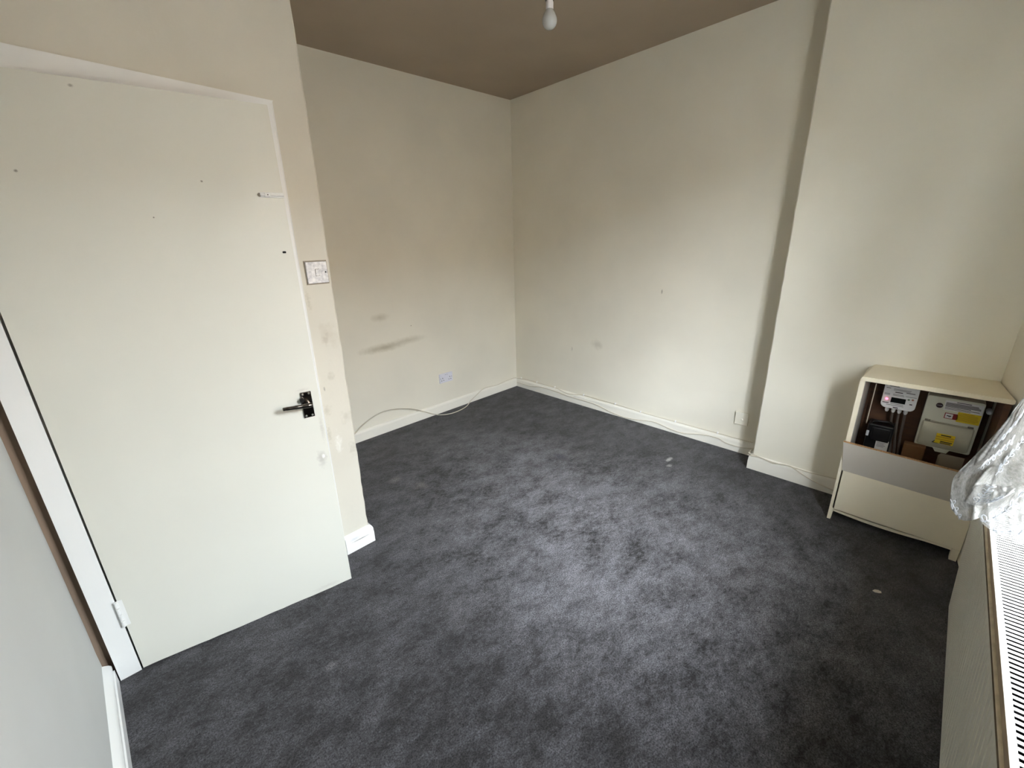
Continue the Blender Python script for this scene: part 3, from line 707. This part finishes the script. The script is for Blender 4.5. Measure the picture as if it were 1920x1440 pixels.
# ------------------------------------------------------------------ net curtain (hangs at the right hand end of the window, lies over the radiator)
FC = Vector((0, 0, 1.5))
def at(px, py, x):      # where the sight line through a surveyed point meets the plane X = x
    dvec = fw + rt*((px-960)/809.54) - up*((py-720)/809.54)
    return FC + dvec*(x/dvec.x)
def bspl(P, n):         # interpolate rows and columns
    return catmull(P, n)
body = [
 [(1785, 956, 1.70), (1800, 973, 1.67), (1820, 976, 1.58), (1846, 966, 1.58), (1882, 942, 1.55), (1930, 918, 1.52), (1990, 900, 1.44)],
 [(1781, 944, 1.71), (1799, 950, 1.64), (1825, 950, 1.58), (1850, 934, 1.59), (1885, 914, 1.56), (1930, 890, 1.49), (1990, 868, 1.42)],
 [(1783, 922, 1.71), (1804, 920, 1.64), (1830, 912, 1.56), (1860, 899, 1.62), (1890, 884, 1.53), (1930, 860, 1.47), (1990, 836, 1.42)],
 [(1790, 893, 1.71), (1813, 893, 1.66), (1838, 886, 1.57), (1865, 874, 1.56), (1895, 858, 1.52), (1930, 840, 1.47), (1990, 810, 1.43)],
 [(1821, 861, 1.70), (1835, 864, 1.68), (1855, 861, 1.65), (1880, 848, 1.55), (1905, 834, 1.52), (1930, 818, 1.49), (1990, 780, 1.45)],
 [(1855, 825, 1.69), (1868, 826, 1.68), (1885, 822, 1.64), (1900, 814, 1.60), (1917, 802, 1.54), (1935, 787, 1.50), (1990, 745, 1.46)],
 [(1889, 785, 1.67), (1900, 785, 1.66), (1912, 781, 1.64), (1922, 775, 1.61), (1932, 766, 1.57), (1945, 753, 1.53), (1990, 705, 1.48)],
 [(1925, 739, 1.66), (1932, 737, 1.65), (1940, 733, 1.63), (1948, 728, 1.61), (1955, 720, 1.58), (1965, 710, 1.55), (1990, 680, 1.50)]]
ctl = [[at(*p) for p in r] for r in body]
for zt, y0, xa, xb in ((1.40, -.27, 1.65, 1.42), (1.80, -.35, 1.63, 1.38), (2.20, -.385, 1.62, 1.34), (2.46, -.385, 1.62, 1.32)):
    ctl.append([Vector((xa+(xb-xa)*j/6, y0+(.014 if j % 2 else -.014), zt)) for j in range(7)])
def surf(ctl, nu, nv, wav=.0):
    R = [catmull(r, nu) for r in ctl]
    C = [catmull([r[j] for r in R], nv) for j in range(len(R[0]))]
    rows = [[C[j][i] for j in range(len(C))] for i in range(len(C[0]))]
    return rows
CT = root('net_curtain', (1.52, -.385, 2.46)); tag(CT, 'white lace net curtain with leaf pattern draped over the radiator top', 'curtain')
CTI = Vector((1.52, -.385, 2.46))
def sheet(name, ctl, nu, nv, mat, seed):
    rows = surf(ctl, nu, nv); rnd = random.Random(seed); ph = [rnd.uniform(0, 6) for _ in range(4)]
    out = []
    for i, r in enumerate(rows):
        o = []
        for j, p in enumerate(r):
            k = .0035*math.sin(j*.9+i*.35+ph[0]) + .0025*math.sin(j*.5-i*.6+ph[1])
            if i in (0, len(rows)-1) or j == 0: k *= .3
            o.append(p + Vector((-k*1.5, k*.2, k*.2)) - CTI)
        out.append(o)
    m = MB().grid(out); ob = m.build(name, mat, CT, True); return rows
body_rows = sheet('lace_sheet', ctl, 6, 6, M_net, 3)
hem = [
 [(1834, 969, 1.60), (1846, 985, 1.57), (1861, 996, 1.53), (1882, 1008, 1.48), (1906, 1018, 1.40), (1935, 1027, 1.32), (1990, 1045, 1.20)],
 [(1836, 964, 1.59), (1852, 974, 1.54), (1870, 981, 1.49), (1890, 990, 1.45), (1912, 996, 1.38), (1938, 1000, 1.31), (1990, 1008, 1.20)],
 [(1843, 956, 1.58), (1862, 959, 1.52), (1880, 962, 1.47), (1898, 966, 1.44), (1917, 968, 1.40), (1940, 968, 1.35), (1990, 966, 1.27)],
 [(1856, 948, 1.58), (1874, 945, 1.51), (1890, 944, 1.47), (1905, 943, 1.44), (1921, 940, 1.40), (1943, 935, 1.36), (1990, 925, 1.28)],
 [(1876, 936, 1.58), (1892, 929, 1.52), (1904, 925, 1.48), (1916, 920, 1.45), (1928, 914, 1.42), (1947, 904, 1.38), (1990, 885, 1.30)]]
hctl = [[at(px, py, x*.955) for px, py, x in r] for r in hem]
hem_rows = sheet('hem_fold', hctl, 6, 6, M_net, 5)
fold = [
 [(1806, 941, 1.60), (1822, 946, 1.55), (1840, 948, 1.52), (1858, 943, 1.50), (1880, 932, 1.48), (1905, 918, 1.46)],
 [(1814, 927, 1.585), (1830, 930, 1.54), (1846, 930, 1.50), (1864, 927, 1.48), (1884, 923, 1.47), (1903, 913, 1.45)],
 [(1822, 911, 1.575), (1836, 909, 1.53), (1852, 908, 1.49), (1868, 909, 1.475), (1884, 912, 1.47), (1900, 909, 1.45)]]
fctl = [[at(*p) for p in r] for r in fold]
fold_rows = sheet('inner_fold', fctl, 6, 6, M_net, 9)
# woven leaf sprigs that follow the sheets
def motif(rows, sprigs, r=.0011):
    nI, nJ = len(rows)-1, len(rows[0])-1
    def P(u, v):
        u = min(max(u, 0), .9999)*nJ; v = min(max(v, 0), .9999)*nI; j, i = int(u), int(v); a, b = u-j, v-i
        q = rows[i][j]*(1-a)*(1-b)+rows[i][j+1]*a*(1-b)+rows[i+1][j]*(1-a)*b+rows[i+1][j+1]*a*b
        du = rows[i][j+1]-rows[i][j]; dv = rows[i+1][j]-rows[i][j]; n = du.cross(dv).normalized()
        if n.dot(FC-q) < 0: n = -n
        return q + n*.0035
    m = MB()
    for (u0, v0, u1, v1, nl, sc) in sprigs:
        m.tube([P(u0+(u1-u0)*t/12, v0+(v1-v0)*t/12)-CTI for t in range(13)], r, 5)
        for k in range(nl):
            t = (k+.6)/nl; uc, vc = u0+(u1-u0)*t, v0+(v1-v0)*t; L = sc*(1.05-.35*t)
            for sgn in (-1, 1):
                ang = math.atan2(v1-v0, u1-u0)+sgn*.85
                cu, su = math.cos(ang), math.sin(ang); loop = []
                for q in range(13):
                    s = q/12; w = math.sin(2*PI*s)*.24*L; l = (1-math.cos(2*PI*s))/2*L
                    loop.append(P(uc+cu*l-su*w, vc+su*l+cu*w)-CTI)
                m.tube(loop, r, 5, cap=False)
    return m
motif(hem_rows, [(.10, .08, .62, .92, 5, .17), (.66, .10, .95, .8, 4, .15), (.30, .06, .6, .22, 3, .10)]).build('leaf_motif', M_motif, CT)
motif(fold_rows, [(.30, .15, .52, .92, 4, .2), (.95, .2, .55, .25, 4, .16)], .0010).build('leaf_motif', M_motif, CT)
n8 = 7/11.0
motif(body_rows, [(.05, .13, .2, .02, 3, .05), (.30, .30, .62, .40, 6, .05), (.25, .42, .5, .55, 5, .04), (.55, .2, .8, .36, 5, .05)], .0009).build('leaf_motif', M_motif, CT)
CR = MB().tube([(WX0-.05, -.39, 2.47), (1.95, -.39, 2.47)], .008, 10).build('curtain_wire', M_plastic); tag(CR, 'white curtain rod above the window', 'curtain rod')
for o in list(COL.objects):      # lettering and sprigs too fine to pick apart
    if o.name.split('.')[0] in ('small_print', 'dark_print', 'leaf_motif'): o['kind'] = 'stuff'
